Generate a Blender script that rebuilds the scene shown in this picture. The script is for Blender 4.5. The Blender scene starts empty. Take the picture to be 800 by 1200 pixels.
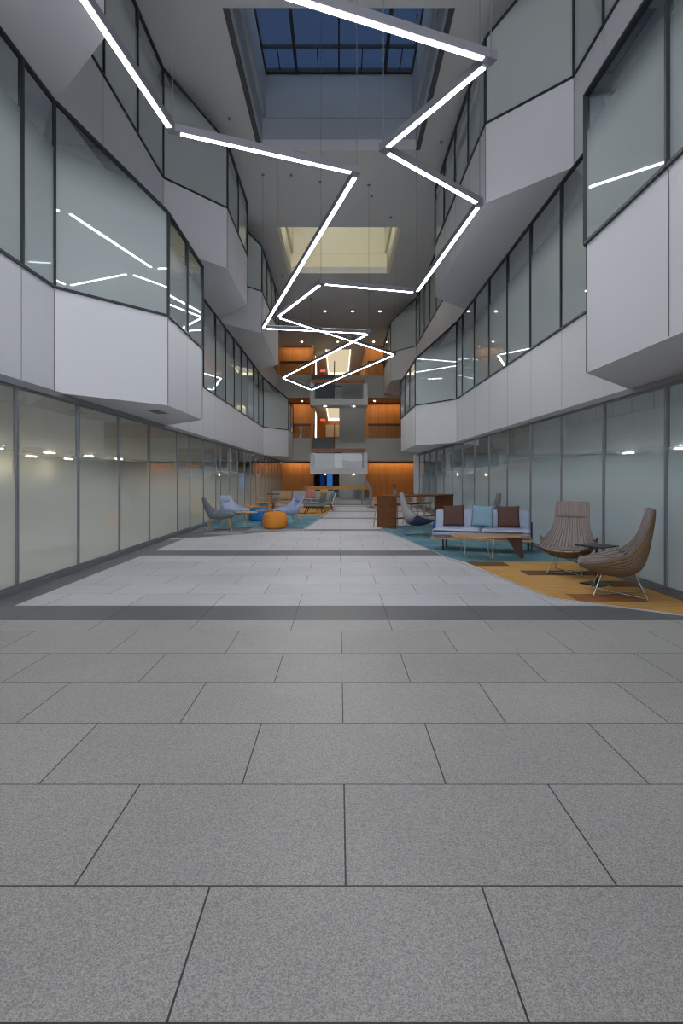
import bpy, bmesh, math, random
from mathutils import Vector, Matrix
random.seed(7)
scn = bpy.context.scene
COL = scn.collection
PI = math.pi

# ------------------------------------------------------------------ materials
def s2l(c):
    return tuple(((v/255)/12.92 if v/255 <= .04045 else ((v/255+.055)/1.055)**2.4) for v in c) + (1,)

def new_mat(name):
    m = bpy.data.materials.new(name); m.use_nodes = True
    nt = m.node_tree; nt.nodes.clear()
    out = nt.nodes.new('ShaderNodeOutputMaterial')
    return m, nt, out

def N(nt, kind, **kw):
    n = nt.nodes.new(kind)
    for k, v in kw.items():
        if k in n.inputs: n.inputs[k].default_value = v
        else: setattr(n, k, v)
    return n

def principled(name, col, rough=.5, metal=0, spec=.5, noise=None, bump=None, emit=None):
    """noise=(scale, amount, detail): the colour varies; bump=(scale, strength)"""
    m, nt, out = new_mat(name)
    p = N(nt, 'ShaderNodeBsdfPrincipled'); p.inputs['Roughness'].default_value = rough
    p.inputs['Metallic'].default_value = metal; p.inputs['Specular IOR Level'].default_value = spec
    p.inputs['Base Color'].default_value = col
    nt.links.new(p.outputs[0], out.inputs[0])
    tc = N(nt, 'ShaderNodeTexCoord')
    if noise:
        t = N(nt, 'ShaderNodeTexNoise'); t.inputs['Scale'].default_value = noise[0]; t.inputs['Detail'].default_value = noise[2]
        nt.links.new(tc.outputs['Object'], t.inputs['Vector'])
        mx = N(nt, 'ShaderNodeMix', data_type='RGBA')
        mx.inputs[6].default_value = tuple(c*(1-noise[1]) for c in col[:3])+(1,)
        mx.inputs[7].default_value = tuple(min(1, c*(1+noise[1])) for c in col[:3])+(1,)
        nt.links.new(t.outputs[0], mx.inputs[0]); nt.links.new(mx.outputs[2], p.inputs['Base Color'])
    if bump:
        t2 = N(nt, 'ShaderNodeTexNoise'); t2.inputs['Scale'].default_value = bump[0]
        nt.links.new(tc.outputs['Object'], t2.inputs['Vector'])
        b = N(nt, 'ShaderNodeBump'); b.inputs['Strength'].default_value = bump[1]; b.inputs['Distance'].default_value = .01
        nt.links.new(t2.outputs[0], b.inputs['Height']); nt.links.new(b.outputs[0], p.inputs['Normal'])
    return m

def emitter(name, col, strength):
    m, nt, out = new_mat(name)
    e = N(nt, 'ShaderNodeEmission'); e.inputs[0].default_value = col; e.inputs[1].default_value = strength
    nt.links.new(e.outputs[0], out.inputs[0])
    return m

def wood(name, c1, c2, scale=(14, 14, .9), rough=.45, coord='Object'):
    m, nt, out = new_mat(name)
    p = N(nt, 'ShaderNodeBsdfPrincipled'); p.inputs['Roughness'].default_value = rough
    tc = N(nt, 'ShaderNodeTexCoord'); mp = N(nt, 'ShaderNodeMapping'); mp.inputs['Scale'].default_value = scale
    t = N(nt, 'ShaderNodeTexNoise'); t.inputs['Scale'].default_value = 1; t.inputs['Detail'].default_value = 5
    mx = N(nt, 'ShaderNodeMix', data_type='RGBA'); mx.inputs[6].default_value = c1; mx.inputs[7].default_value = c2
    r = N(nt, 'ShaderNodeMapRange'); r.inputs[1].default_value = .3; r.inputs[2].default_value = .7
    L = nt.links.new
    L(tc.outputs[coord], mp.inputs[0]); L(mp.outputs[0], t.inputs['Vector']); L(t.outputs[0], r.inputs[0]); L(r.outputs[0], mx.inputs[0])
    L(mx.outputs[2], p.inputs['Base Color']); L(p.outputs[0], out.inputs[0])
    return m

def granite(name, base, off, joint=True, speck=.34):
    m, nt, out = new_mat(name); L = nt.links.new
    p = N(nt, 'ShaderNodeBsdfPrincipled'); p.inputs['Roughness'].default_value = .42
    p.inputs['Specular IOR Level'].default_value = .35
    tc = N(nt, 'ShaderNodeTexCoord')
    t = N(nt, 'ShaderNodeTexVoronoi'); t.inputs['Scale'].default_value = 250
    L(tc.outputs['Object'], t.inputs['Vector'])
    sr = N(nt, 'ShaderNodeSeparateXYZ'); L(t.outputs['Color'], sr.inputs[0])
    r = N(nt, 'ShaderNodeMapRange'); r.inputs[3].default_value = 1-speck; r.inputs[4].default_value = 1+speck; L(sr.outputs[0], r.inputs[0])
    big = N(nt, 'ShaderNodeTexNoise'); big.inputs['Scale'].default_value = .9; big.inputs['Detail'].default_value = 3
    L(tc.outputs['Object'], big.inputs['Vector'])
    rb = N(nt, 'ShaderNodeMapRange'); rb.inputs[1].default_value = .3; rb.inputs[2].default_value = .7
    rb.inputs[3].default_value = .93; rb.inputs[4].default_value = 1.07; L(big.outputs[0], rb.inputs[0])
    mp = N(nt, 'ShaderNodeMapping'); mp.inputs['Location'].default_value = (-off[0], -off[1], 0)
    L(tc.outputs['Object'], mp.inputs[0])
    br = N(nt, 'ShaderNodeTexBrick'); br.offset = .5
    br.inputs['Scale'].default_value = 1; br.inputs['Brick Width'].default_value = .964; br.inputs['Row Height'].default_value = .644
    br.inputs['Mortar Size'].default_value = .0035; br.inputs['Mortar Smooth'].default_value = .1; br.inputs['Bias'].default_value = 0
    br.inputs['Color1'].default_value = tuple(c*.95 for c in base[:3])+(1,); br.inputs['Color2'].default_value = tuple(c*1.05 for c in base[:3])+(1,)
    br.inputs['Mortar'].default_value = tuple(c*.12 for c in base[:3])+(1,)
    L(mp.outputs[0], br.inputs['Vector'])
    m1 = N(nt, 'ShaderNodeVectorMath', operation='SCALE'); L(br.outputs[0], m1.inputs[0])
    mm = N(nt, 'ShaderNodeMath', operation='MULTIPLY'); L(r.outputs[0], mm.inputs[0]); L(rb.outputs[0], mm.inputs[1])
    L(mm.outputs[0], m1.inputs['Scale']); L(m1.outputs[0], p.inputs['Base Color']); L(p.outputs[0], out.inputs[0])
    return m

def schlick(nt, r0):
    lw = N(nt, 'ShaderNodeLayerWeight'); lw.inputs[0].default_value = .5
    pw = N(nt, 'ShaderNodeMath', operation='POWER'); pw.inputs[1].default_value = 5; nt.links.new(lw.outputs['Facing'], pw.inputs[0])
    ma = N(nt, 'ShaderNodeMath', operation='MULTIPLY_ADD'); ma.inputs[1].default_value = 1-r0; ma.inputs[2].default_value = r0
    nt.links.new(pw.outputs[0], ma.inputs[0])
    return ma

def glass_pane(name, frost_col, lo, hi, trans=.5, clear_tint=(.80, .85, .84, 1), frost_max=1.0):
    """glazing with an etched film below that fades to clear glass above (Generated z of the pane)"""
    m, nt, out = new_mat(name); L = nt.links.new
    tc = N(nt, 'ShaderNodeTexCoord'); sep = N(nt, 'ShaderNodeSeparateXYZ'); L(tc.outputs['Generated'], sep.inputs[0])
    r = N(nt, 'ShaderNodeMapRange', interpolation_type='SMOOTHSTEP'); r.inputs[1].default_value = lo; r.inputs[2].default_value = hi
    r.inputs[3].default_value = frost_max; r.inputs[4].default_value = 0; L(sep.outputs[2], r.inputs[0])
    d = N(nt, 'ShaderNodeBsdfDiffuse'); d.inputs[0].default_value = frost_col
    tl = N(nt, 'ShaderNodeBsdfTranslucent'); tl.inputs[0].default_value = frost_col
    fr = N(nt, 'ShaderNodeMixShader'); fr.inputs[0].default_value = trans; L(d.outputs[0], fr.inputs[1]); L(tl.outputs[0], fr.inputs[2])
    tr = N(nt, 'ShaderNodeBsdfTransparent'); tr.inputs[0].default_value = clear_tint
    body = N(nt, 'ShaderNodeMixShader'); L(r.outputs[0], body.inputs[0]); L(tr.outputs[0], body.inputs[1]); L(fr.outputs[0], body.inputs[2])
    gl = N(nt, 'ShaderNodeBsdfGlossy'); gl.inputs['Roughness'].default_value = .015; gl.inputs[0].default_value = (.9, .95, 1, 1)
    f = schlick(nt, .13)
    top = N(nt, 'ShaderNodeMixShader'); L(f.outputs[0], top.inputs[0]); L(body.outputs[0], top.inputs[1]); L(gl.outputs[0], top.inputs[2])
    L(top.outputs[0], out.inputs[0])
    return m

def clear_glass(name, tint=(.75, .8, .82, 1), ior=1.5):
    m, nt, out = new_mat(name); L = nt.links.new
    tr = N(nt, 'ShaderNodeBsdfTransparent'); tr.inputs[0].default_value = tint
    gl = N(nt, 'ShaderNodeBsdfGlossy'); gl.inputs['Roughness'].default_value = .02
    f = schlick(nt, .035)
    top = N(nt, 'ShaderNodeMixShader'); L(f.outputs[0], top.inputs[0]); L(tr.outputs[0], top.inputs[1]); L(gl.outputs[0], top.inputs[2])
    L(top.outputs[0], out.inputs[0])
    return m

def stripes(name, c1, c2, c3, freq):
    """channel-stitched striped fabric running along the UV v direction"""
    m, nt, out = new_mat(name); L = nt.links.new
    p = N(nt, 'ShaderNodeBsdfPrincipled'); p.inputs['Roughness'].default_value = .9; p.inputs['Specular IOR Level'].default_value = .15
    tc = N(nt, 'ShaderNodeTexCoord'); mp = N(nt, 'ShaderNodeMapping'); mp.inputs['Scale'].default_value = (freq, .6, 1)
    L(tc.outputs['UV'], mp.inputs[0])
    w = N(nt, 'ShaderNodeTexWave', wave_type='BANDS', bands_direction='X'); w.inputs['Scale'].default_value = 1; w.inputs['Distortion'].default_value = .4
    L(mp.outputs[0], w.inputs['Vector'])
    nz = N(nt, 'ShaderNodeTexNoise'); nz.inputs['Scale'].default_value = 2.2; nz.inputs['Detail'].default_value = 4; L(mp.outputs[0], nz.inputs['Vector'])
    a = N(nt, 'ShaderNodeMix', data_type='RGBA'); a.inputs[6].default_value = c1; a.inputs[7].default_value = c2; L(nz.outputs[0], a.inputs[0])
    b = N(nt, 'ShaderNodeMix', data_type='RGBA'); b.inputs[6].default_value = c3; L(a.outputs[2], b.inputs[7])
    r = N(nt, 'ShaderNodeMapRange'); r.inputs[1].default_value = 0; r.inputs[2].default_value = .35; L(w.outputs[1], r.inputs[0]); L(r.outputs[0], b.inputs[0])
    L(b.outputs[2], p.inputs['Base Color'])
    bp = N(nt, 'ShaderNodeBump'); bp.inputs['Strength'].default_value = .5; bp.inputs['Distance'].default_value = .02; L(w.outputs[1], bp.inputs['Height'])
    L(bp.outputs[0], p.inputs['Normal']); L(p.outputs[0], out.inputs[0])
    return m

def ombre(name, low, high, line):
    m = stripes(name, low, low, line, 9); nt = m.node_tree; L = nt.links.new
    mixes = [n for n in nt.nodes if n.type == 'MIX']
    tc = N(nt, 'ShaderNodeTexCoord'); sp_ = N(nt, 'ShaderNodeSeparateXYZ'); L(tc.outputs['UV'], sp_.inputs[0])
    r = N(nt, 'ShaderNodeMapRange', interpolation_type='SMOOTHSTEP'); r.inputs[1].default_value = .40; r.inputs[2].default_value = .62; L(sp_.outputs[1], r.inputs[0])
    mx = N(nt, 'ShaderNodeMix', data_type='RGBA'); mx.inputs[7].default_value = high
    p = [n for n in nt.nodes if n.type == 'BSDF_PRINCIPLED'][0]; src = p.inputs['Base Color'].links[0].from_socket
    L(src, mx.inputs[6]); L(r.outputs[0], mx.inputs[0]); L(mx.outputs[2], p.inputs['Base Color'])
    return m

def plank_carpet(name, cols, bw, bh, off=(0, 0), streak=.25):
    m, nt, out = new_mat(name); L = nt.links.new
    p = N(nt, 'ShaderNodeBsdfPrincipled'); p.inputs['Roughness'].default_value = .95; p.inputs['Specular IOR Level'].default_value = .1
    tc = N(nt, 'ShaderNodeTexCoord'); mp = N(nt, 'ShaderNodeMapping'); mp.inputs['Location'].default_value = (off[0], off[1], 0)
    L(tc.outputs['Object'], mp.inputs[0])
    br = N(nt, 'ShaderNodeTexBrick'); br.offset = .5; br.inputs['Scale'].default_value = 1
    br.inputs['Brick Width'].default_value = bw; br.inputs['Row Height'].default_value = bh; br.inputs['Mortar Size'].default_value = 0
    br.inputs['Color1'].default_value = (0, 0, 0, 1); br.inputs['Color2'].default_value = (1, 1, 1, 1); br.inputs['Mortar'].default_value = (.5, .5, .5, 1)
    L(mp.outputs[0], br.inputs['Vector'])
    cr = N(nt, 'ShaderNodeValToRGB'); cr.color_ramp.interpolation = 'CONSTANT'
    els = cr.color_ramp.elements
    for i, c in enumerate(cols):
        e = els[i] if i < 2 else els.new(.5)
        e.position = i/len(cols); e.color = c
    L(br.outputs[0], cr.inputs[0])
    st = N(nt, 'ShaderNodeMapping'); st.inputs['Scale'].default_value = (3, 60, 1); L(tc.outputs['Object'], st.inputs[0])
    nz = N(nt, 'ShaderNodeTexNoise'); nz.inputs['Scale'].default_value = 1; nz.inputs['Detail'].default_value = 4; L(st.outputs[0], nz.inputs['Vector'])
    r = N(nt, 'ShaderNodeMapRange'); r.inputs[1].default_value = .3; r.inputs[2].default_value = .7; r.inputs[3].default_value = 1-streak; r.inputs[4].default_value = 1+streak
    L(nz.outputs[0], r.inputs[0])
    sc = N(nt, 'ShaderNodeVectorMath', operation='SCALE'); L(cr.outputs[0], sc.inputs[0]); L(r.outputs[0], sc.inputs['Scale'])
    L(sc.outputs[0], p.inputs['Base Color']); L(p.outputs[0], out.inputs[0])
    return m

M = {}
M['granite'] = granite('grey_granite', s2l((178, 174, 170)), (.024-.482, 1.941))
M['granite_light'] = granite('light_granite', s2l((208, 207, 211)), (.024, 6.19), speck=.22)
M['granite_dark'] = granite('dark_granite', s2l((110, 111, 114)), (.024, 5.57), speck=.3)
M['office_floor'] = principled('office_carpet', s2l((190, 188, 180)), .9, noise=(3, .05, 3))
M['strip'] = principled('floor_strip', s2l((60, 45, 42)), .5)
M['panel'] = principled('white_panel', s2l((206, 206, 211)), .45, noise=(.6, .02, 2))
M['joint'] = principled('panel_joint', s2l((95, 95, 98)), .7)
M['ceiling'] = principled('ceiling_paint', s2l((188, 188, 188)), .8, noise=(.5, .02, 2))
M['shaft'] = principled('shaft_paint_dimmed', s2l((150, 155, 160)), .8)  # shaft dimness put into the colour, offsetting the pendant's added upward fill
M['cream'] = principled('cream_paint', s2l((225, 218, 190)), .8)
M['slot'] = principled('slot_dark', s2l((70, 70, 72)), .7)
M['mullion'] = principled('grey_aluminium', s2l((120, 123, 128)), .45, metal=.2)
M['darkframe'] = principled('dark_frame', s2l((42, 46, 50)), .45, metal=.2)
M['lid'] = principled('bay_lid', s2l((60, 66, 70)), .5)
M['office'] = principled('office_wall', s2l((215, 205, 175)), .8)
M['office_cool'] = principled('office_wall_cool', s2l((190, 196, 196)), .8)
M['gallery'] = principled('gallery_grey', s2l((196, 198, 196)), .7, noise=(.7, .03, 2))
M['woodwall'] = wood('wood_wall', s2l((182, 112, 42)), s2l((202, 132, 58)), (5, 5, .35), .5)
M['handrail'] = wood('handrail_wood', s2l((130, 78, 42)), s2l((156, 98, 56)), (2, 9, 9))
M['darkwood'] = wood('dark_wood', s2l((78, 46, 26)), s2l((104, 62, 34)), (14, 14, .8))
M['tabledark'] = wood('table_wood', s2l((92, 54, 28)), s2l((124, 76, 42)), (3, 3, 18))
M['oak'] = wood('oak', s2l((186, 148, 104)), s2l((204, 168, 124)), (2, 16, 16))
M['walnut'] = wood('walnut', s2l((74, 40, 30)), s2l((96, 56, 40)), (12, 12, 2))
M['coffeetop'] = wood('coffee_top', s2l((176, 134, 96)), s2l((196, 156, 116)), (3, 30, 10))
M['chrome'] = principled('chrome', s2l((200, 196, 190)), .22, metal=1)
M['black'] = principled('black_metal', s2l((34, 36, 40)), .4, metal=.3)
M['lav'] = principled('lavender_fabric', s2l((176, 184, 206)), .95, spec=.1, noise=(60, .08, 3), bump=(250, .15))
M['lav2'] = principled('lavender_fabric_deep', s2l((166, 176, 206)), .95, spec=.1, noise=(60, .08, 3), bump=(250, .15))
M['grey_f'] = principled('grey_fabric', s2l((126, 133, 143)), .95, spec=.1, noise=(60, .08, 3), bump=(250, .15))
M['lightgrey_f'] = principled('light_grey_fabric', s2l((168, 170, 172)), .95, spec=.1, noise=(60, .08, 3))
M['brown_f'] = principled('brown_fabric', s2l((96, 74, 68)), .95, spec=.1, noise=(90, .15, 3))
M['blue_f'] = principled('dusty_blue_fabric', s2l((134, 162, 180)), .95, spec=.1, noise=(90, .1, 3))
M['orange_f'] = principled('orange_fabric', s2l((226, 146, 62)), .9, spec=.15, noise=(70, .06, 3))
M['azure_f'] = principled('azure_fabric', s2l((40, 122, 190)), .9, spec=.15, noise=(70, .06, 3))
M['royal_f'] = principled('royal_blue_fabric', s2l((52, 92, 178)), .9, spec=.15, noise=(70, .06, 3))
M['pink_f'] = principled('pink_fabric', s2l((196, 130, 120)), .95)
M['yellow_f'] = principled('yellow_fabric', s2l((206, 160, 70)), .95)
M['stripe'] = stripes('striped_taupe', s2l((178, 166, 160)), s2l((156, 144, 140)), s2l((122, 110, 106)), 7)
M['stripe_out'] = stripes('striped_brown', s2l((142, 118, 92)), s2l((118, 98, 78)), s2l((84, 70, 58)), 9)
M['stripe_grey'] = stripes('striped_grey', s2l((165, 162, 160)), s2l((140, 138, 138)), s2l((110, 108, 110)), 7)
M['stripe_navy'] = stripes('striped_navy', s2l((92, 98, 120)), s2l((70, 76, 98)), s2l((46, 50, 66)), 9)
M['ombre'] = ombre('ombre_navy_grey', s2l((70, 78, 104)), s2l((176, 174, 172)), s2l((44, 50, 70)))
M['teal'] = plank_carpet('teal_carpet', [s2l((112, 150, 162)), s2l((104, 142, 156)), s2l((120, 157, 167))], .5, .5, streak=.12)
M['ochre'] = plank_carpet('ochre_carpet', [s2l((212, 164, 100)), s2l((202, 154, 90)), s2l((126, 92, 66)), s2l((208, 160, 98)), s2l((212, 164, 100)), s2l((120, 86, 62)), s2l((200, 150, 88)), s2l((160, 108, 68)), s2l((206, 158, 96))], .82, .43, (.47, .93))
M['greycarpet'] = plank_carpet('grey_carpet', [s2l((122, 122, 124)), s2l((160, 160, 162)), s2l((138, 138, 140))], 1.0, .5, streak=.1)
M['edge'] = principled('edge_metal', s2l((205, 205, 205)), .35, metal=.6)
M['tread'] = principled('stair_tread', s2l((112, 122, 130)), .6)
M['screen_b'] = emitter('screen_blue', s2l((60, 140, 225)), .35)
M['screen_d'] = emitter('screen_dark_blue', s2l((24, 60, 130)), .3)
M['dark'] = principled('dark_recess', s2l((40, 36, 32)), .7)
M['body'] = principled('lamp_body', s2l((128, 128, 136)), .5, metal=.1)
M['cable'] = principled('cable', s2l((110, 112, 115)), .5)
M['led'] = emitter('led_white', (.93, .96, 1, 1), 22)
M['fill_up'] = emitter('added_upward_fill', (.95, .96, 1, 1), 4.5)  # upward glow added to lift the ceiling, an assumed source
M['office_led'] = emitter('office_led', (1, .94, .85, 1), 150)
M['office_led_cool'] = emitter('office_led_cool', (1, .98, .95, 1), 20)
M['office_led_day'] = emitter('office_led_daylight', (.90, .97, 1, 1), 130)
M['cove'] = emitter('cove_warm', (1, .80, .5, 1), 11)
M['coffer'] = emitter('coffer_warm', (1, .84, .56, 1), .5)
M['cofferedge'] = emitter('coffer_edge', (1, .86, .6, 1), 1.5)
M['spot'] = emitter('spot_warm', (1, .90, .74, 1), 220)
M['red'] = emitter('exit_red', (1, .08, .06, 1), 1.5)
M['white'] = principled('white_plastic', s2l((215, 215, 215)), .5)
M['glass_ground_l'] = glass_pane('glazing_ground_left', s2l((226, 232, 226)), .44, .82, .5)
M['glass_ground_r'] = glass_pane('glazing_ground_right', s2l((206, 220, 226)), .46, .84, .5)
M['glass_up'] = glass_pane('glazing_upper', s2l((208, 218, 218)), .54, .90, .45)
M['glass_up3'] = glass_pane('glazing_top', s2l((200, 208, 206)), .64, 1.0, .4)
M['guard'] = clear_glass('guard_glass', (.82, .86, .88, 1))
M['skyglass'] = clear_glass('skylight_glass', (.72, .8, .92, 1))

# ------------------------------------------------------------------ mesh helpers
def link(name, bm, mats, parent=None, smooth=False):
    me = bpy.data.meshes.new(name); bm.normal_update(); bm.to_mesh(me); bm.free()
    for m in (mats if isinstance(mats, (list, tuple)) else [mats]): me.materials.append(m)
    if smooth:
        for p in me.polygons: p.use_smooth = True
    o = bpy.data.objects.new(name, me); COL.objects.link(o)
    if parent is not None: o.parent = parent
    return o

def tag(o, label, cat, group=None, kind=None):
    o['label'] = label; o['category'] = cat
    if group: o['group'] = group
    if kind: o['kind'] = kind
    return o

def empty(name, loc, rz=0):
    o = bpy.data.objects.new(name, None); COL.objects.link(o); o.location = loc; o.rotation_euler = (0, 0, rz)
    o.empty_display_size = .2
    return o

def thing(name, label, cat, loc, rz=0, group=None):
    return tag(empty(name, loc, rz), label, cat, group)

def struct(name, bm, mats, parent=None):
    o = link(name, bm, mats, parent)
    if parent is None: o['kind'] = 'structure'
    return o

def face_rz(fx, fy): return math.atan2(-fx, fy)

def box(bm, lo, hi, mi=0, mat=None):
    vs = [Vector((x, y, z)) for z in (lo[2], hi[2]) for y in (lo[1], hi[1]) for x in (lo[0], hi[0])]
    if mat is not None: vs = [mat @ v for v in vs]
    v = [bm.verts.new(p) for p in vs]
    for f in ((0, 2, 3, 1), (4, 5, 7, 6), (0, 1, 5, 4), (1, 3, 7, 5), (3, 2, 6, 7), (2, 0, 4, 6)):
        bm.faces.new([v[i] for i in f]).material_index = mi

def bx(lo, hi, mi=0):
    bm = bmesh.new(); box(bm, lo, hi, mi); return bm

def rbox(size, r, loc=(0, 0, 0), rot=None, seg=3, bm=None, puff=0):
    """box with rounded edges, centred at loc; puff swells the large faces"""
    own = bm is None
    if own: bm = bmesh.new()
    t = bmesh.new()
    bmesh.ops.create_cube(t, size=1)
    bmesh.ops.scale(t, vec=size, verts=t.verts)
    if puff:
        bmesh.ops.subdivide_edges(t, edges=t.edges[:], cuts=5, use_grid_fill=True)
        hx, hy, hz = [s/2 for s in size]
        k = min(range(3), key=lambda i: size[i])
        h = [hx, hy, hz]
        o1, o2 = [i for i in range(3) if i != k]
        for v in t.verts:
            a, b = v.co[o1]/h[o1], v.co[o2]/h[o2]
            w = (1-a**4)*(1-b**4)
            v.co[k] += puff*w*(v.co[k]/h[k])
        es = [e for e in t.edges if len(e.link_faces) == 2 and e.calc_face_angle() > .8]
    else:
        es = t.edges[:]
    bmesh.ops.bevel(t, geom=es, offset=r, segments=seg, affect='EDGES', profile=.5)
    mt = Matrix.Translation(loc) @ (rot.to_4x4() if rot is not None else Matrix.Identity(4))
    bmesh.ops.transform(t, matrix=mt, verts=t.verts)
    me = bpy.data.meshes.new('tmp'); t.to_mesh(me); t.free(); bm.from_mesh(me); bpy.data.meshes.remove(me)
    return bm

def prism(bm, poly, z0, z1, mi_side=0, mi_top=0, mi_bot=0):
    """poly: list of (x, y); z1 may be a list of heights"""
    n = len(poly)
    b = [bm.verts.new((p[0], p[1], z0)) for p in poly]
    t = [bm.verts.new((p[0], p[1], z1)) for p in poly]
    area = sum(poly[i][0]*poly[(i+1) % n][1]-poly[(i+1) % n][0]*poly[i][1] for i in range(n))
    if area < 0: b.reverse(); t.reverse()
    bm.faces.new(list(reversed(b))).material_index = mi_bot
    bm.faces.new(t).material_index = mi_top
    for i in range(n):
        j = (i+1) % n
        bm.faces.new((b[i], b[j], t[j], t[i])).material_index = mi_side

def beam(bm, p, q, w, h, mi=0, up=Vector((0, 0, 1))):
    """rectangular bar from p to q, w across, h along up"""
    p, q = Vector(p), Vector(q); d = (q-p).normalized()
    s = d.cross(up)
    s = s.normalized() if s.length > 1e-5 else Vector((1, 0, 0))
    u = s.cross(d).normalized()
    c = []
    for a in (p, q):
        for i, j in ((-1, -1), (1, -1), (1, 1), (-1, 1)):
            c.append(bm.verts.new(a+s*(i*w/2)+u*(j*h/2)))
    for f in ((3, 2, 1, 0), (4, 5, 6, 7), (0, 1, 5, 4), (1, 2, 6, 5), (2, 3, 7, 6), (3, 0, 4, 7)):
        bm.faces.new([c[i] for i in f]).material_index = mi

def tube(bm, pts, r, seg=8, r2=None):
    """round rod through pts, capped"""
    pts = [Vector(p) for p in pts]; n = len(pts); rings = []
    for i, p in enumerate(pts):
        d = (pts[min(i+1, n-1)]-pts[max(i-1, 0)]).normalized()
        ref = Vector((0, 0, 1)) if abs(d.z) < .9 else Vector((1, 0, 0))
        s = d.cross(ref).normalized(); u = s.cross(d)
        rr = r if r2 is None else r+(r2-r)*i/(n-1)
        rings.append([bm.verts.new(p+(s*math.cos(a*2*PI/seg)+u*math.sin(a*2*PI/seg))*rr) for a in range(seg)])
    for i in range(n-1):
        for a in range(seg):
            b = (a+1) % seg
            bm.faces.new((rings[i][a], rings[i][b], rings[i+1][b], rings[i+1][a]))
    bm.faces.new(list(reversed(rings[0]))); bm.faces.new(rings[-1])
    bmesh.ops.recalc_face_normals(bm, faces=bm.faces[:])

def rod(p, q, r, r2=None, seg=8):
    bm = bmesh.new(); tube(bm, [p, q], r, seg, r2); return bm

def lathe(bm, prof, seg=32, loc=(0, 0, 0), mi=0):
    rings = []
    for r, z in prof:
        if r < 1e-6: rings.append([bm.verts.new((loc[0], loc[1], loc[2]+z))])
        else: rings.append([bm.verts.new((loc[0]+r*math.cos(a*2*PI/seg), loc[1]+r*math.sin(a*2*PI/seg), loc[2]+z)) for a in range(seg)])
    for i in range(len(rings)-1):
        A, B = rings[i], rings[i+1]
        for a in range(seg):
            b = (a+1) % seg
            if len(A) == 1 and len(B) == 1: continue
            if len(A) == 1: f = (A[0], B[b], B[a])
            elif len(B) == 1: f = (A[a], A[b], B[0])
            else: f = (A[a], A[b], B[b], B[a])
            bm.faces.new(f).material_index = mi
    bmesh.ops.recalc_face_normals(bm, faces=bm.faces[:])

def dup(root, loc, rz=None, label=None, group=None):
    r = root.copy(); COL.objects.link(r); r.location = loc
    if rz is not None: r.rotation_euler = (0, 0, rz)
    if label: r['label'] = label
    if group: r['group'] = group
    for ch in list(root.children):
        c = ch.copy(); COL.objects.link(c); c.parent = r
        for g in list(ch.children):
            d = g.copy(); COL.objects.link(d); d.parent = c
    return r

# ------------------------------------------------------------------ camera, world
EYE = 1.45; F = 640
cam = bpy.data.cameras.new('camera'); co = bpy.data.objects.new('camera', cam); COL.objects.link(co)
co.location = (0, 0, EYE); co.rotation_euler = (PI/2, 0, 0)
cam.sensor_fit = 'AUTO'; cam.sensor_width = 36; cam.lens = F/1200*36
cam.shift_x = 3/1200; cam.shift_y = -40/1200; cam.clip_start = .05; cam.clip_end = 200
scn.camera = co

w = bpy.data.worlds.new('dusk'); scn.world = w; w.use_nodes = True
nt = w.node_tree; nt.nodes.clear()
wo = nt.nodes.new('ShaderNodeOutputWorld'); bg = nt.nodes.new('ShaderNodeBackground')
tc = nt.nodes.new('ShaderNodeTexCoord'); sp = nt.nodes.new('ShaderNodeSeparateXYZ'); rm = nt.nodes.new('ShaderNodeValToRGB')
rm.color_ramp.elements[0].position = .25; rm.color_ramp.elements[0].color = (3.2, 3.3, 3.5, 1)
rm.color_ramp.elements[1].position = .5; rm.color_ramp.elements[1].color = (.036, .056, .095, 1)
nt.links.new(tc.outputs['Generated'], sp.inputs[0]); nt.links.new(sp.outputs[2], rm.inputs[0])
nt.links.new(rm.outputs[0], bg.inputs[0]); nt.links.new(bg.outputs[0], wo.inputs[0]); bg.inputs[1].default_value = 1.0

vs = scn.view_settings; scn.display_settings.display_device = 'sRGB'
vs.view_transform = 'Standard'; vs.look = 'None'; vs.gamma = 1; vs.use_curve_mapping = False; vs.exposure = .5
cy = scn.cycles
cy.filter_width = 1.2
cy.use_denoising = True; cy.sample_clamp_indirect = 4; cy.caustics_reflective = False; cy.caustics_refractive = False
cy.max_bounces = 10; cy.diffuse_bounces = 6; cy.glossy_bounces = 4; cy.transparent_max_bounces = 16; cy.transmission_bounces = 6

# ------------------------------------------------------------------ levels
XW = 4.1                       # glazing plane either side
XO = 18.0                       # back of the offices
Y0, Y1 = -8.0, 37.0
Z_G = 2.63                     # head of the ground floor glazing
S2, T2, B2 = 4.18, 6.88, 5.95  # level 2: sill, head, head of the bays
S3, T3, B3 = 8.43, 11.0, 10.15
CEIL = 11.0

# floor ---------------------------------------------------------------
bm = bmesh.new()
def fq(x0, x1, y0, y1, mi):
    v = [bm.verts.new(p) for p in ((x0, y0, 0), (x1, y0, 0), (x1, y1, 0), (x0, y1, 0))]
    bm.faces.new(v).material_index = mi
XB = 3.68
fq(-XO, -XW, Y0, 52, 4); fq(XW, XO, Y0, 28.4, 4)
XI, XJ = XW, XO
fq(XW, XO, 28.4, 52, 1)
fq(-XI, XI, Y0, 1.40, 0); fq(-XI, XI, 1.40, 1.455, 3); fq(-XI, XI, 1.455, 5.59, 0); fq(-XI, XI, 5.59, 6.19, 2)
bands = [(10.22, 10.9), (14.9, 15.5), (19.4, 19.95), (23.4, 23.9), (27.6, 28.1)]
y = 6.19
for a, b in bands+[(52, 52)]:
    fq(-XI, -XB, y, a, 2); fq(-XB, XB, y, a, 1); fq(XB, XI, y, a, 2 if y < 27 else 1)
    if b > a: fq(-XI, XI, a, b, 2)
    y = b
struct('floor', bm, [M['granite'], M['granite_light'], M['granite_dark'], M['strip'], M['office_floor']])

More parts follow.
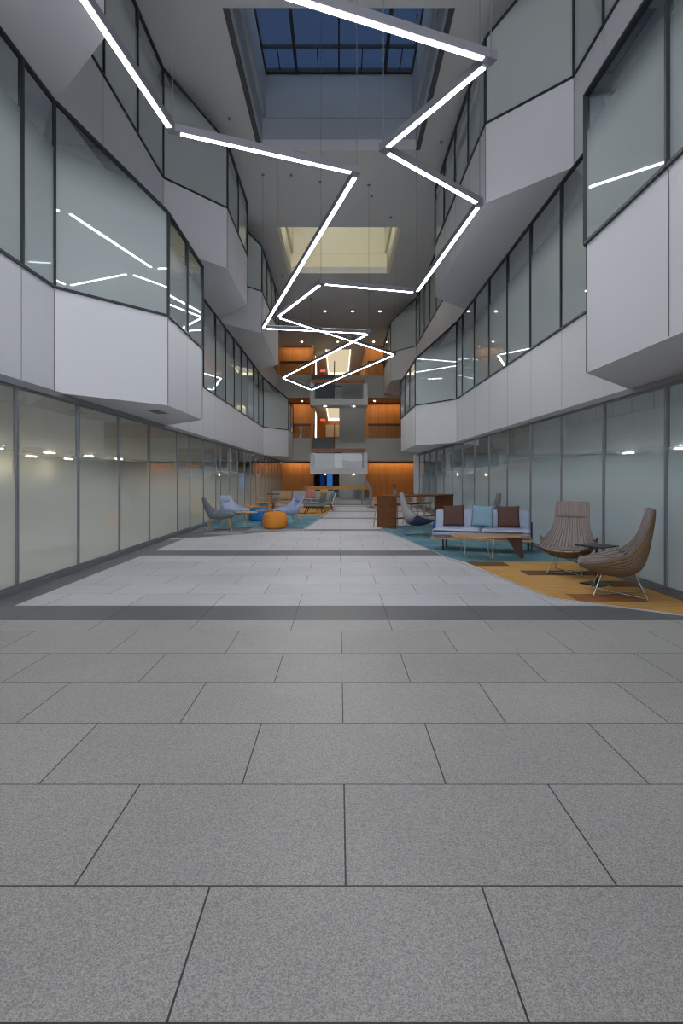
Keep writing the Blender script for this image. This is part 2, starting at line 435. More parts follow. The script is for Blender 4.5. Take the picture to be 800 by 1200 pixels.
# ceiling with skylight openings --------------------------------------------
HX = 2.23
holes = [(1.5, 6.2), (11.1, 15.9), (20.8, 25.5)]
bm = bmesh.new()
box(bm, (-XO, Y0, CEIL), (-HX, 52, CEIL+.3)); box(bm, (HX, Y0, CEIL), (XO, 52, CEIL+.3))
y = Y0
for a, b in holes+[(52, 52)]:
    box(bm, (-HX, y, CEIL), (HX, a, CEIL+.3)); y = b
struct('ceiling', bm, M['ceiling'])
winN = [0]
def win_name():
    winN[0] += 1
    return 'window_%d' % winN[0]
for k, (a, b) in enumerate(holes):
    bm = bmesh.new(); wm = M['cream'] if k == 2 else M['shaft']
    zs, zt = CEIL+.92, 13.3; i = .1
    # lower step flush with the ceiling opening, upper shaft set in by i
    for lo, hi in (((-HX-.1, a-.1, CEIL+.3), (-HX, b+.1, zs)), ((HX, a-.1, CEIL+.3), (HX+.1, b+.1, zs)),
                   ((-HX, a-.1, CEIL+.3), (HX, a, zs)), ((-HX, b, CEIL+.3), (HX, b+.1, zs))):
        box(bm, lo, hi)
    for lo, hi in (((-HX-.1, a-.1, zs), (-HX+i, b+.1, zt)), ((HX-i, a-.1, zs), (HX+.1, b+.1, zt)),
                   ((-HX+i, a-.1, zs), (HX-i, a+i, zt)), ((-HX+i, b-.03, zs), (HX-i, b+.1, zt))):
        box(bm, lo, hi)
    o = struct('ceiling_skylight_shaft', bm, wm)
    # dark slots along the sides of the opening
    bm = bmesh.new()
    for s in (-1, 1): box(bm, (min(s*HX, s*(HX+.13)), a, CEIL-.012), (max(s*HX, s*(HX+.13)), b, CEIL))
    struct('trim_%d' % (k+1), bm, M['slot'] if k < 2 else M['cream'])
    n = win_name()
    p = struct(n, bx((-HX, a, zt), (HX, b, zt+.03)), M['skyglass'])
    bm = bmesh.new(); fw = .07
    box(bm, (-HX, a, zt-.12), (HX, a+.16, zt)); box(bm, (-HX, b-.12, zt-.12), (HX, b-.03, zt))
    for xx, ww in ((-1.22, .09), (.0, .05), (1.32, .1), (-HX+.12, .06), (HX-.12, .06)): box(bm, (xx-ww/2, a, zt-.13), (xx+ww/2, b, zt))
    for yy in (b-.95, b-2.6): box(bm, (-HX, yy-.02, zt-.08), (HX, yy+.02, zt))
    for xx in (-1.7, -.6, .65, 1.75): box(bm, (xx-.015, b-.95, zt-.06), (xx+.015, b, zt))
    link('window_frame', bm, M['darkframe'], p)
# lamp inside the third skylight
o = link('cove_light', bx((-1.9, 20.92, 12.5), (1.9, 20.98, 12.62)), emitter('shaft_lamp', (1, .93, .76, 1), 30))
tag(o, 'warm strip lamp high on the near wall of the cream-lit skylight shaft', 'light')

# ------------------------------------------------------------------ side facades
GRID = [6.83+1.61*i for i in range(-9, 20)]
def facade(side, z0, zs, zt, zb, bays, ystart, yend, gmat, mull, left=False, extra=None, skip_near=None, slab_y=None, bay_mid=None):
    """slab with the bays' outline + a window per pane on top of it"""
    sx = -1 if side == 'left' else 1
    pts = [(XW, ystart)]
    for a, b, c, d in bays:
        if a > pts[-1][1]+.01: pts.append((XW, a))
        elif a <= pts[0][1]: pts = [(XW, a)]
        pts += [(2.9, b), (2.9, c), (XW, d)]
    if yend > pts[-1][1]+.01: pts.append((XW, yend))
    P = [(sx*x, y) for x, y in pts]; mull = sorted(mull)
    poly = P+[(sx*XO, P[-1][1]), (sx*XO, P[0][1])]
    bm = bmesh.new(); prism(bm, poly, z0, zs)
    # panel joints on the fascia
    wins = []
    for i in range(len(pts)-1):
        (xa, ya), (xb, yb) = pts[i], pts[i+1]
        L = math.hypot(xb-xa, yb-ya)
        flat = abs(xa-xb) < 1e-6
        if flat and xa == XW: cuts = [g for g in mull if ya+.25 < g < yb-.25]
        elif flat:
            n = max(2, round((yb-ya)/1.5)); cuts = [ya+(yb-ya)*k/n for k in range(1, n)]
        else: cuts = []
        ys = [ya]+cuts+[yb]
        q = [(xa+(xb-xa)*(yy-ya)/(yb-ya), yy) for yy in ys]
        for k in range(len(q)-1): wins.append((q[k], q[k+1], xa, xb))
        for (jx, jy) in q:
            nx, ny = (-1, 0) if flat else (-abs(yb-ya)/L, (1 if xb < xa else -1)*-abs(xb-xa)/L)
            c = Vector((sx*jx, jy, 0)); dirv = Vector((sx*(xb-xa), yb-ya, 0)).normalized()
            nrm = Vector((-sx, 0, 0)) if flat else Vector((dirv.y, -dirv.x, 0))
            if nrm.x*sx > 0: nrm = -nrm
            v = []
            for du, zz in ((-.007, z0+.01), (.007, z0+.01), (.007, zs-.02), (-.007, zs-.02)):
                v.append(bm.verts.new(c+dirv*du+nrm*.003+Vector((0, 0, zz))))
            bm.faces.new(v).material_index = 1
    struct('wall_%s_fascia' % side, bm, [M['panel'], M['joint']])
    top = lambda x: zt if x > XW-.01 else zb
    for (p, q, xa, xb) in wins:
        za, zb_ = (zt+(zb-zt)*(XW-p[0])/(XW-2.9)), (zt+(zb-zt)*(XW-q[0])/(XW-2.9))
        window(sx, p, q, zs, za, zb_, gmat)
    for a, b, c, d in bays:                   # sloping lids of the bays
        bm = bmesh.new(); t = .05
        A = [(sx*(XW), a, zt), (sx*2.9, b, zb), (sx*2.9, c, zb), (sx*XW, d, zt)]
        lo = [bm.verts.new(v) for v in A]; hi = [bm.verts.new((v[0], v[1], v[2]+t)) for v in A]
        bm.faces.new(lo); bm.faces.new(hi)
        for i in range(4): bm.faces.new((lo[i], lo[(i+1) % 4], hi[(i+1) % 4], hi[i]))
        bmesh.ops.recalc_face_normals(bm, faces=bm.faces[:])
        struct('roof_bay_%s' % side, bm, M['lid'])

def window(sx, p, q, zs, za, zb, gmat, fw=.032, fd=.07):
    P, Q = Vector((sx*p[0], p[1], 0)), Vector((sx*q[0], q[1], 0))
    bm = bmesh.new()
    d = (Q-P).normalized(); nrm = Vector((d.y, -d.x, 0)); nrm = nrm if nrm.x*sx > 0 else -nrm
    t = nrm*.012
    v = [bm.verts.new(c) for c in (P+Vector((0, 0, zs)), Q+Vector((0, 0, zs)), Q+Vector((0, 0, zb)), P+Vector((0, 0, za)))]
    bm.faces.new(v)
    o = struct(win_name(), bm, gmat)
    fb = bmesh.new()
    up = nrm
    beam(fb, P+Vector((0, 0, zs)), P+Vector((0, 0, za)), fw, fd, 0, nrm)
    beam(fb, P+d*.02+Vector((0, 0, zs+fw/2)), Q-d*.02+Vector((0, 0, zs+fw/2)), fd, fw)
    beam(fb, P+d*.02+Vector((0, 0, za-fw/2)), Q-d*.02+Vector((0, 0, zb-fw/2)), fd, fw)
    bmesh.ops.recalc_face_normals(fb, faces=fb.faces[:])
    link('window_frame', fb, M['mullion'] if zs < 4 else M['darkframe'], o)
    return o

LEFT_G = [-6, -4.4, -2.8, -1.15, .45, 2.06, 3.68, 5.31, 6.94, 8.57, 10.17, 11.78, 13.84, 15.0, 16.5, 18.15, 18.9, 20.4, 22.05, 23.7, 25.3, 26.9, 28.5, 30.1, 31.7, 33.3, 34.9, 36.6, 38.2]
# ground floor glazing
ys = [Y0]+LEFT_G+[40.0]
for i in range(len(ys)-1): window(-1, (XW, ys[i]), (XW, ys[i+1]), .05, Z_G, Z_G, M['glass_ground_l'], fw=.045, fd=.05)
ys = [Y0]+[g for g in GRID if Y0+.3 < g < 28]+[28.2]
for i in range(len(ys)-1): window(1, (XW, ys[i]), (XW, ys[i+1]), .05, Z_G, Z_G, M['glass_ground_r'], fw=.045, fd=.05)
bm = bmesh.new(); box(bm, (-XW-.06, Y0, 0), (-XW+.06, 40, .07)); box(bm, (-XW-.06, Y0, Z_G-.02), (-XW+.07, 40, Z_G+.06)); struct('baseboard_left', bm, M['mullion'])
bm = bmesh.new(); box(bm, (XW-.06, Y0, 0), (XW+.06, 28.2, .07)); box(bm, (XW-.07, Y0, Z_G-.02), (XW+.06, 28.2, Z_G+.06)); struct('baseboard_right', bm, M['mullion'])
bm = bmesh.new(); box(bm, (3.9, 28.2, 0), (4.2, 28.6, Z_G)); struct('column', bm, M['panel'])

facade('left', Z_G+.05, S2, T2, B2, [(7.87, 9.26, 11.58, 12.86), (29.5, 31.2, 34.5, 36)], Y0, Y1, M['glass_up'], [7.05]+[18.1-1.61*2, 18.1-1.61]+[18.1+1.61*i for i in range(12)]+[7.05-1.61*i for i in range(1, 9)])
facade('left', T2, S3, T3, B3, [(-4.3, -3, 6.75, 7.9), (12.73, 14.17, 17.2, 18.6), (19.1, 20.5, 26.2, 27.6)], Y0, Y1, M['glass_up3'], [9.5, 11.1]+GRID[15:])
facade('right', Z_G+.05, S2, T2, B2, [(-3, -1.6, 6.4, 7.65), (19.0, 20.7, 25.5, 27)], Y0, 28.6, M['glass_up'], GRID)
facade('right', T2, S3, T3, B3, [(9.53, 10.8, 16.4, 17.7), (29, 30.5, 35, 36.4)], Y0, Y1, M['glass_up3'], GRID)

# office shells behind the glazing
for side, sx, om in (('left', -1, M['office']), ('right', 1, M['office_cool'])):
    bm = bmesh.new(); a, b = sorted((sx*XO, sx*(XO+.15)))
    box(bm, (a, Y0, 0), (b, 52, CEIL))
    struct('wall_%s_office' % side, bm, om)
    a, b = sorted((sx*(XW+.2), sx*XO))
    for k, yy in enumerate((Y0, 40.0 if sx < 0 else 28.4)):
        bm = bmesh.new()
        box(bm, (a, yy, 0), (b, yy+.12, Z_G)); struct('wall_%s_partition' % side, bm, om)
    for zz0, zz1 in ((S2, T2), (S3, T3)):
        for yy in (Y0, 17.0, Y1-.1):
            if sx > 0 and zz0 < 5 and yy > 30: yy = 28.4
            bm = bmesh.new(); box(bm, (a+.2, yy, zz0), (b, yy+.12, zz1)); struct('wall_%s_partition' % side, bm, om)
# office ceiling strips
def office_light(name, mat):
    t = empty(name, (0, 0, 0))
    link('housing', bx((-.08, -.4, 0), (.08, .4, .06)), M['white'], t)
    link('diffuser', bx((-.065, -.38, -.012), (.065, .38, 0)), mat, t)
    return t
protoW = office_light('ceiling_light', M['office_led']); protoC = office_light('ceiling_light', M['office_led_cool']); protoD = office_light('ceiling_light', M['office_led_day'])
first = {0: True, 1: True, 2: True}
for side, sx in (('left', -1), ('right', 1)):
    for lev, zc, fl in (('ground', Z_G-.05+.04, 'ground'), ('second', T2-.06, 'second'), ('third', T3-.06, 'third')):
        warm = sx < 0 and lev == 'ground'
        pr = protoW if warm else protoD if lev == 'ground' else protoC
        for i in range(9):
            yy = 1.5+4.0*i
            if sx > 0 and yy > 27 and lev != 'third': continue
            for xx in ((13.5, 16.6) if lev == 'ground' else (6.2,)):
                k = 0 if warm else 2 if lev == 'ground' else 1
                lab = 'strip light on the office ceiling behind the %s %s floor glazing' % (side, lev)
                if first[k]:
                    first[k] = False; o = pr; o.location = (sx*xx, yy, zc)
                else: o = dup(pr, (sx*xx, yy, zc))
                tag(o, lab, 'ceiling light', 'office strip lights behind the %s %s floor glazing' % (side, lev))

# ------------------------------------------------------------------ back of the atrium
YB, YG = 40.0, 37.0
OX0, OX1 = -1.85, 1.9
for k, (z0, z1) in enumerate(((0, Z_G), (S2, T2), (S3, CEIL))):
    bm = bmesh.new()
    box(bm, (-XO, YB, z0), (OX0, YB+.15, z1)); box(bm, (OX1, YB, z0), (XO, YB+.15, z1))
    struct('wall_back_wood', bm, M['woodwall'])
    # corridor behind the opening
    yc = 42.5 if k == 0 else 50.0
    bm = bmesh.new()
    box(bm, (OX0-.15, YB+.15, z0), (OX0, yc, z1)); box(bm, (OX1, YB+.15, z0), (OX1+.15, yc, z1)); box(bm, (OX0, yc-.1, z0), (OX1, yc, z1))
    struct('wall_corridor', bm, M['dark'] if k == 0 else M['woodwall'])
for z0, z1 in ((Z_G+.0, S2-.03), (T2, S3-.03)):
    bm = bmesh.new(); box(bm, (-XO+.02, YG, z0), (XO-.02, 52, z1))
    box(bm, (-3.6, YG-.004, z0+.38), (-1.75, YG, z0+.41)); box(bm, (1.85, YG-.004, z0+.38), (3.9, YG, z0+.41))
    struct('wall_back_gallery', bm, M['gallery'])
    # brown soffit of the gallery
    struct('trim_soffit', bx((-XO+.02, YG+.02, z0-.012), (XO-.02, YB, z0-.002)), M['handrail' if z0 > 4 else 'gallery'])
# cove lights washing the timber walls
for k, zc in enumerate((Z_G-.07, T2-.07, CEIL-.07)):
    for a, b, nm in ((-4.0, OX0-.1, 'left'), (OX1+.1, 6.0, 'right')):
        o = link('cove_light', bx((a, YB-.5, zc), (b, YB-.44, zc+.025)), M['cove'])
        tag(o, 'warm cove strip atop the timber wall %s of the stair, %s floor' % (nm, ('ground', 'second', 'third')[k]), 'light', None)
        struct('trim_cove', bx((a, YB-.58, zc-.06), (b, YB-.56, zc+.07)), M['handrail'])
# lit coffers in the corridors
for k, z1 in ((2, T2), (3, CEIL)):
    t = thing('coffer_light', 'warm lit coffer in the corridor ceiling on the %s floor behind the stair' % ('second' if k == 2 else 'third'), 'ceiling light', (0, 0, z1))
    link('panel', bx((-.9, 40.6, -.03), (.8, 49.4, -.01)), M['coffer'], t)
    e = bmesh.new(); box(e, (-.98, 40.6, -.05), (-.9, 49.4, -.01)); box(e, (.8, 40.6, -.05), (.88, 49.4, -.01)); box(e, (-.98, 49.4, -.25), (.88, 49.46, -.01))
    link('edge_strip', e, M['cofferedge'], t)
    zf = S2 if k == 2 else S3
    tag(link('wall_panel', bx((-1.2, 49.6, zf+1.0), (.4, 49.88, zf+2.1)), M['cream']), 'plain cream wall panel at the end of the %s floor corridor' % ('second' if k == 2 else 'third'), 'panel')
    b = thing('exit_sign', 'small red EXIT sign in the %s floor corridor' % ('second' if k == 2 else 'third'), 'sign', (-1.35, 46, z1-.55))
    link('plate', bx((-.22, 0, -.1), (.22, .04, .12)), M['cream'], b)
    cu = bpy.data.curves.new('lettering', 'FONT'); cu.body = 'EXIT'; cu.size = .2; cu.align_x = 'CENTER'; cu.extrude = .004
    tmp = bpy.data.objects.new('tmp_lettering', cu); me = bpy.data.meshes.new_from_object(tmp); bpy.data.objects.remove(tmp)
    to = bpy.data.objects.new('lettering', me); COL.objects.link(to); to.parent = b; to.location = (0, -.006, -.06); to.rotation_euler = (PI/2, 0, 0); me.materials.clear(); me.materials.append(M['red'])
# glossy display cases on the corridor's left wall
for k, zf in ((2, S2), (3, S3)):
    t = thing('light_column', 'bright vertical light panel on the left corridor wall of the %s floor' % ('second' if k == 2 else 'third'), 'light panel', (OX0+.06, 42.5, zf))
    link('frame', bx((-.05, -1.2, .05), (0, 1.2, 2.5)), M['chrome'], t)
    for i in range(3): link('light_strip', bx((0, -1.0+i*.8, .3), (.02, -.75+i*.8, 2.3)), M['cofferedge'], t)

# blue screens low in the opening
for x0, x1, m, lab in ((-1.45, -1.12, 'screen_d', 'dark blue lit display panel on the wall beneath the stair landing'), (-.93, -.5, 'screen_b', 'bright blue lit display panel on the wall beneath the stair landing')):
    t = thing('display_panel', lab, 'display', ((x0+x1)/2, 42.36, .55)); w2 = (x1-x0)/2
    link('frame', bx((-w2-.03, 0, -.03), (w2+.03, .035, 1.27)), M['black'], t); link('screen', bx((-w2, -.006, 0), (w2, 0, 1.24)), M[m], t)

# gallery handrails
for k, zf in ((2, S2), (3, S3)):
    for a, b, nm in ((-4.0, -1.9, 'left'), (1.95, 4.3, 'right')):
        t = thing('gallery_railing', 'glass railing with timber handrail along the %s floor gallery, %s of the stair' % ('second' if k == 2 else 'third', nm), 'railing', (0, YG+.1, zf-.03))
        link('glass_panel', bx((a, 0, 0), (b, .02, .82)), M['guard'], t)
        link('handrail', bx((a, -.04, .82), (b, .06, .98)), M['darkwood'], t)

# ------------------------------------------------------------------ the stair
SW = 1.72
def flight(x0, x1, yf, yb, zf, zb, nm):
    """solid stair flight rising from zf (front, y=yf) to zb (back, y=yb) or falling"""
    n = 12; bm = bmesh.new()
    for i in range(n):
        ya = yf+(yb-yf)*i/n; yb_ = yf+(yb-yf)*(i+1)/n
        if zb > zf: zt = zf+(zb-zf)*(i+1)/n
        else: zt = zf+(zb-zf)*i/n
        box(bm, (x0, ya, zt-.05), (x1, yb_+.02, zt), 0)
        box(bm, (x0, (ya if zb > zf else yb_-.02), zt-abs(zb-zf)/n), (x1, (ya+.02 if zb > zf else yb_), zt-.04), 0)
    # sloping slab beneath
    t = .34
    v = [bm.verts.new(p) for p in ((x0, yf, zf-t), (x1, yf, zf-t), (x1, yb, zb-t), (x0, yb, zb-t), (x0, yf, zf-.06), (x1, yf, zf-.06), (x1, yb, zb-.06), (x0, yb, zb-.06))]
    for f in ((0, 3, 2, 1), (4, 5, 6, 7), (0, 1, 5, 4), (1, 2, 6, 5), (2, 3, 7, 6), (3, 0, 4, 7)): bm.faces.new([v[i] for i in f]).material_index = 1
    bmesh.ops.recalc_face_normals(bm, faces=bm.faces[:])
    return bm
def guardrail(x, yf, yb, zf, zb, parent, inner=.02):
    bm = bmesh.new()
    v = []
    for dx in (-.01, .01):
        v += [bm.verts.new((x+dx, yf, zf+.05)), bm.verts.new((x+dx, yb, zb+.05)), bm.verts.new((x+dx, yb, zb+.85)), bm.verts.new((x+dx, yf, zf+.85))]
    for f in ((0, 1, 2, 3), (7, 6, 5, 4), (0, 4, 5, 1), (1, 5, 6, 2), (2, 6, 7, 3), (3, 7, 4, 0)): bm.faces.new([v[i] for i in f])
    link('glass_side', bm, M['guard'], parent)
    bm = bmesh.new(); beam(bm, (x, yf, zf+.92), (x, yb, zb+.92), .07, .12); link('handrail', bm, M['handrail'], parent)
st = thing('staircase', 'switchback staircase with white landings in front of the timber back wall', 'staircase', (0, 33, 0))
def sub(bm, name, m, sm=False):
    o = link(name, bm, m, st); o.matrix_parent_inverse = Matrix.Translation((0, -33, 0)); return o
class _P: pass
YL0, YL1, YF = 33.0, 34.5, 37.0
floors = [0, S2-.03, S3-.03]
for i, (mid, base, top) in enumerate(((2.03, 0, S2-.03), (6.22, S2-.03, S3-.03))):
    # right flight: floor at the back up to the landing at the front; left flight: landing up to the next floor
    sub(flight(.02, SW, YL1, YF, mid, base, ''), 'flight', [M['tread'], M['gallery']])
    sub(flight(-SW, -.28, YL1, YF, mid, top, ''), 'flight', [M['tread'], M['gallery']])
    bm = bmesh.new(); zb = mid-.36
    box(bm, (-SW, YL0, zb), (SW, YL1, mid))                                  # landing slab
    box(bm, (-SW-.02, YL0-.04, zb-.01), (-SW+.24, YL1, mid+.93)); box(bm, (SW-.24, YL0-.04, zb-.01), (SW+.02, YL1, mid+.93))
    box(bm, (-SW+.24, YL0-.04, zb-.01), (SW-.24, YL0, mid+.03))
    sub(bm, 'landing', M['panel'])
    g = sub(bx((-SW+.24, YL0+.0, mid), (SW-.24, YL0+.02, mid+.9)), 'glass_front', M['guard'])
    sub(bx((-SW+.1, YL0+.06, mid+.96), (SW-.1, YL0+.16, mid+1.2)), 'handrail', M['handrail'])
    bm = bmesh.new(); box(bm, (-.28, YL1-.1, mid), (.2, YL1+.15, mid+.95), 0); box(bm, (-.3, YL1-.12, mid+.95), (.22, YL1+.17, mid+1.02), 1)
    sub(bm, 'newel', [M['panel'], M['darkwood']])
    for x, zf, zbk in ((-SW+.05, mid, top), (-.3, mid, top), (.05, mid, base)):
        if x > 0: continue
        bm = bmesh.new(); v = []
        for dx in (-.01, .01):
            v += [bm.verts.new((x+dx, YL1, zf+.05)), bm.verts.new((x+dx, YF, zbk+.05)), bm.verts.new((x+dx, YF, zbk+.85)), bm.verts.new((x+dx, YL1, zf+.85))]
        for f in ((0, 1, 2, 3), (7, 6, 5, 4), (0, 4, 5, 1), (1, 5, 6, 2), (2, 6, 7, 3), (3, 7, 4, 0)): bm.faces.new([v[j] for j in f])
        sub(bm, 'glass_side', M['guard'])
        bm = bmesh.new(); beam(bm, (x, YL1, zf+.92), (x, YF, zbk+.92), .07, .14); sub(bm, 'handrail', M['handrail'])
    for x in (-.85, .9):
        bm = bmesh.new(); lathe(bm, [(0, zb-.022), (.042, zb-.022), (.042, zb-.01), (0, zb-.01)], 12, (x, 33.6, 0)); sub(bm, 'downlight', M['spot'])
# guard in front of the lower flight
t = thing('stair_guard', 'low glass guard with a thick timber rail on the floor in front of the stair', 'railing', (0, 29.2, 0))
link('rail', bx((-1.82, 0, .82), (1.72, .16, 1.02)), wood('guard_oak', s2l((172, 118, 60)), s2l((192, 138, 76)), (2, 9, 9)), t)
for xa, xb in ((-1.7, -.35), (-.2, 1.2), (1.25, 1.62)): link('glass_panel', bx((xa, .06, .05), (xb, .08, .82)), M['guard'], t)
for xx in (-1.72, -.28, 1.22, 1.65): link('post', bx((xx-.03, .04, 0), (xx+.03, .1, .82)), M['mullion'], t)
link('shoe', bx((-1.75, .03, 0), (1.68, .11, .05)), M['mullion'], t)

# ------------------------------------------------------------------ ceiling downlights
def can(name='downlight'):
    t = empty(name, (0, 0, 0))
    bm = bmesh.new(); lathe(bm, [(.065, 0), (.10, 0), (.10, -.012), (.065, -.012)], 16); link('trim_ring', bm, M['white'], t)
    bm = bmesh.new(); lathe(bm, [(0, -.004), (.065, -.004)], 16)
    bm.faces.ensure_lookup_table(); link('lamp', bm, M['spot'], t)
    return t
c0 = can(); n = 0
for x, y, z, lab, g in [(-.8, 31.3, CEIL, 'left', 0), (.78, 31.3, CEIL, 'middle', 0), (2.35, 31.3, CEIL, 'right', 0), (-2.6, 38.3, CEIL, 'left', 1), (-.08, 38.3, CEIL, 'middle', 1), (2.43, 38.3, CEIL, 'right', 1),
                        (-2.6, 38.5, T2-.012, 'left', 2), (2.5, 38.5, T2-.012, 'right', 2)]:
    o = c0 if n == 0 else dup(c0, (x, y, z)); o.location = (x, y, z); n += 1
    where = ('in the front row on the atrium ceiling near the stair', 'in the row on the ceiling above the top gallery', 'in the brown soffit under the third floor gallery')[g]
    tag(o, '%s round downlight %s' % (lab, where), 'downlight', ('downlights on the atrium ceiling', 'downlights over the top gallery', 'downlights under the gallery')[g])

# ------------------------------------------------------------------ zigzag pendant
D = 4.7; ZP = EYE+D
px = [(202, 155), (418, 204), (308, 385), (432, 391), (331, 443), (365, 457), (462, 416), (325, 372), (376, 333), (488, 343), (562, 240), (449, 177), (575, 72)]
pts = [((x-397)/(560-y)*D, 640/(560-y)*D) for x, y in px]
pts = [(-.60*D, .60*D)]+pts+[(-.42*D, 1.02*D), (.1*D, .35*D), (.55*D, -.1*D)]
lamp = thing('pendant_light', 'long zigzag pendant of joined white linear light bars hanging through the atrium', 'pendant light', (0, 0, ZP))
W, H = .095, .105
# mitred ribbon: each bar is a channel with its own diffuser
def mitre(i):
    p = Vector((pts[i][0], pts[i][1], 0))
    return p
for i in range(len(pts)-1):
    p, q = mitre(i), mitre(i+1); d = (q-p).normalized()
    bm = bmesh.new(); beam(bm, p-d*W*.5+Vector((0, 0, H/2)), q+d*W*.5+Vector((0, 0, H/2)), W, H-.0006*(i % 3))
    b = link('light_bar', bm, M['body'], lamp)
    bm = bmesh.new(); beam(bm, p+d*.11+Vector((0, 0, -.003)), q-d*.11+Vector((0, 0, -.003)), W*.64, .006); link('diffuser', bm, M['led'], b)
    bm = bmesh.new(); beam(bm, p+d*.11+Vector((0, 0, H+.003)), q-d*.11+Vector((0, 0, H+.003)), W*.64, .006); link('added_fill_strip', bm, M['fill_up'], b)  # added strip on the bar's unseen top, brightens ceiling and upper walls
cable_pts = []
for i in range(len(pts)):
    x, y = pts[i]
    inside = any(a-.2 < y < b+.2 for a, b in holes) and abs(x) < HX
    cable_pts.append((x, y, 13.2 if inside else CEIL))
for x, y, zc in cable_pts:
    link('cable', rod((x, y, H-.01), (x, y, zc-ZP-.01), .006, seg=6), M['cable'], lamp)
    bm = bmesh.new(); lathe(bm, [(0, 0), (.05, 0), (.05, -.03), (0, -.05)], 12, (x, y, zc-ZP)); link('ceiling_anchor', bm, M['cable'], lamp)
x, y = pts[6]
bm = bmesh.new(); lathe(bm, [(0, 0), (.12, 0), (.1, .32), (0, .32)], 16, (x, y, H-.01)); link('junction_box', bm, M['body'], lamp)

# ceiling sensors
bm = bmesh.new(); lathe(bm, [(0, -.05), (.04, -.045), (.05, 0), (0, 0)], 12)
s0 = link('ceiling_sensor', bm, M['cable'])
for n, (X, Y) in enumerate(((-2.9, 14.5), (2.9, 15.5), (-1.5, 17.2), (-.6, 17.6), (1.1, 18.5), (1.9, 20.0), (-.4, 27.0), (-1.5, 29.0))):
    o = s0 if n == 0 else s0.copy()
    if n: COL.objects.link(o)
    o.location = (X, Y, CEIL); tag(o, 'tiny dark ceiling sensor among the pendant cables', 'sensor', 'small sensors on the atrium ceiling')

# ------------------------------------------------------------------ carpets
def carpet(name, poly, mat, label, h=.004):
    bm = bmesh.new(); prism(bm, poly, 0, h)
    return tag(link(name, bm, mat), label, 'carpet')
XR = XW-.07
carpet('carpet', [(1.18, 15.55), (1.95, 10.14), (2.18, 9.4), (XR, 9.4), (XR, 17.2), (1.5, 16.4)], M['teal'], 'teal carpet under the lavender sofa on the right')
carpet('carpet', [(2.18, 9.4), (2.57, 6.56), (3.63, 5.76), (XR, 5.42), (XR, 9.4)], M['ochre'], 'ochre and brown plank-patterned carpet under the two striped chairs')
carpet('carpet', [(-XR, 13.0), (-3.36, 13.2), (-2.27, 14.2), (-1.02, 15.15), (-.92, 16.1), (-2.6, 15.9), (-XR, 15.6)], M['greycarpet'], 'grey patchwork carpet in front of the grey lounge chair')
carpet('carpet', [(-XR, 15.6), (-2.6, 15.9), (-.92, 16.1), (-.56, 20.9), (-XR, 20.9)], M['teal'], 'teal carpet under the lavender chairs and poufs on the left')
carpet('carpet', [(-XR, 20.9), (-.56, 20.9), (-.2, 28), (-XR, 28)], M['ochre'], 'ochre carpet under the grey lounge seating at the far left')
for k, line in enumerate(([(1.17, 15.6), (1.94, 10.14), (2.56, 6.55), (3.62, 5.75), (XR, 5.40)], [(-XR, 12.99), (-3.36, 13.18), (-2.26, 14.18), (-1.0, 15.14), (-.18, 28)])):
    bm = bmesh.new()
    for a, b in zip(line, line[1:]): beam(bm, (*a, .006), (*b, .006), .022, .012)
    struct('trim_%d' % (k+10), bm, M['edge'])

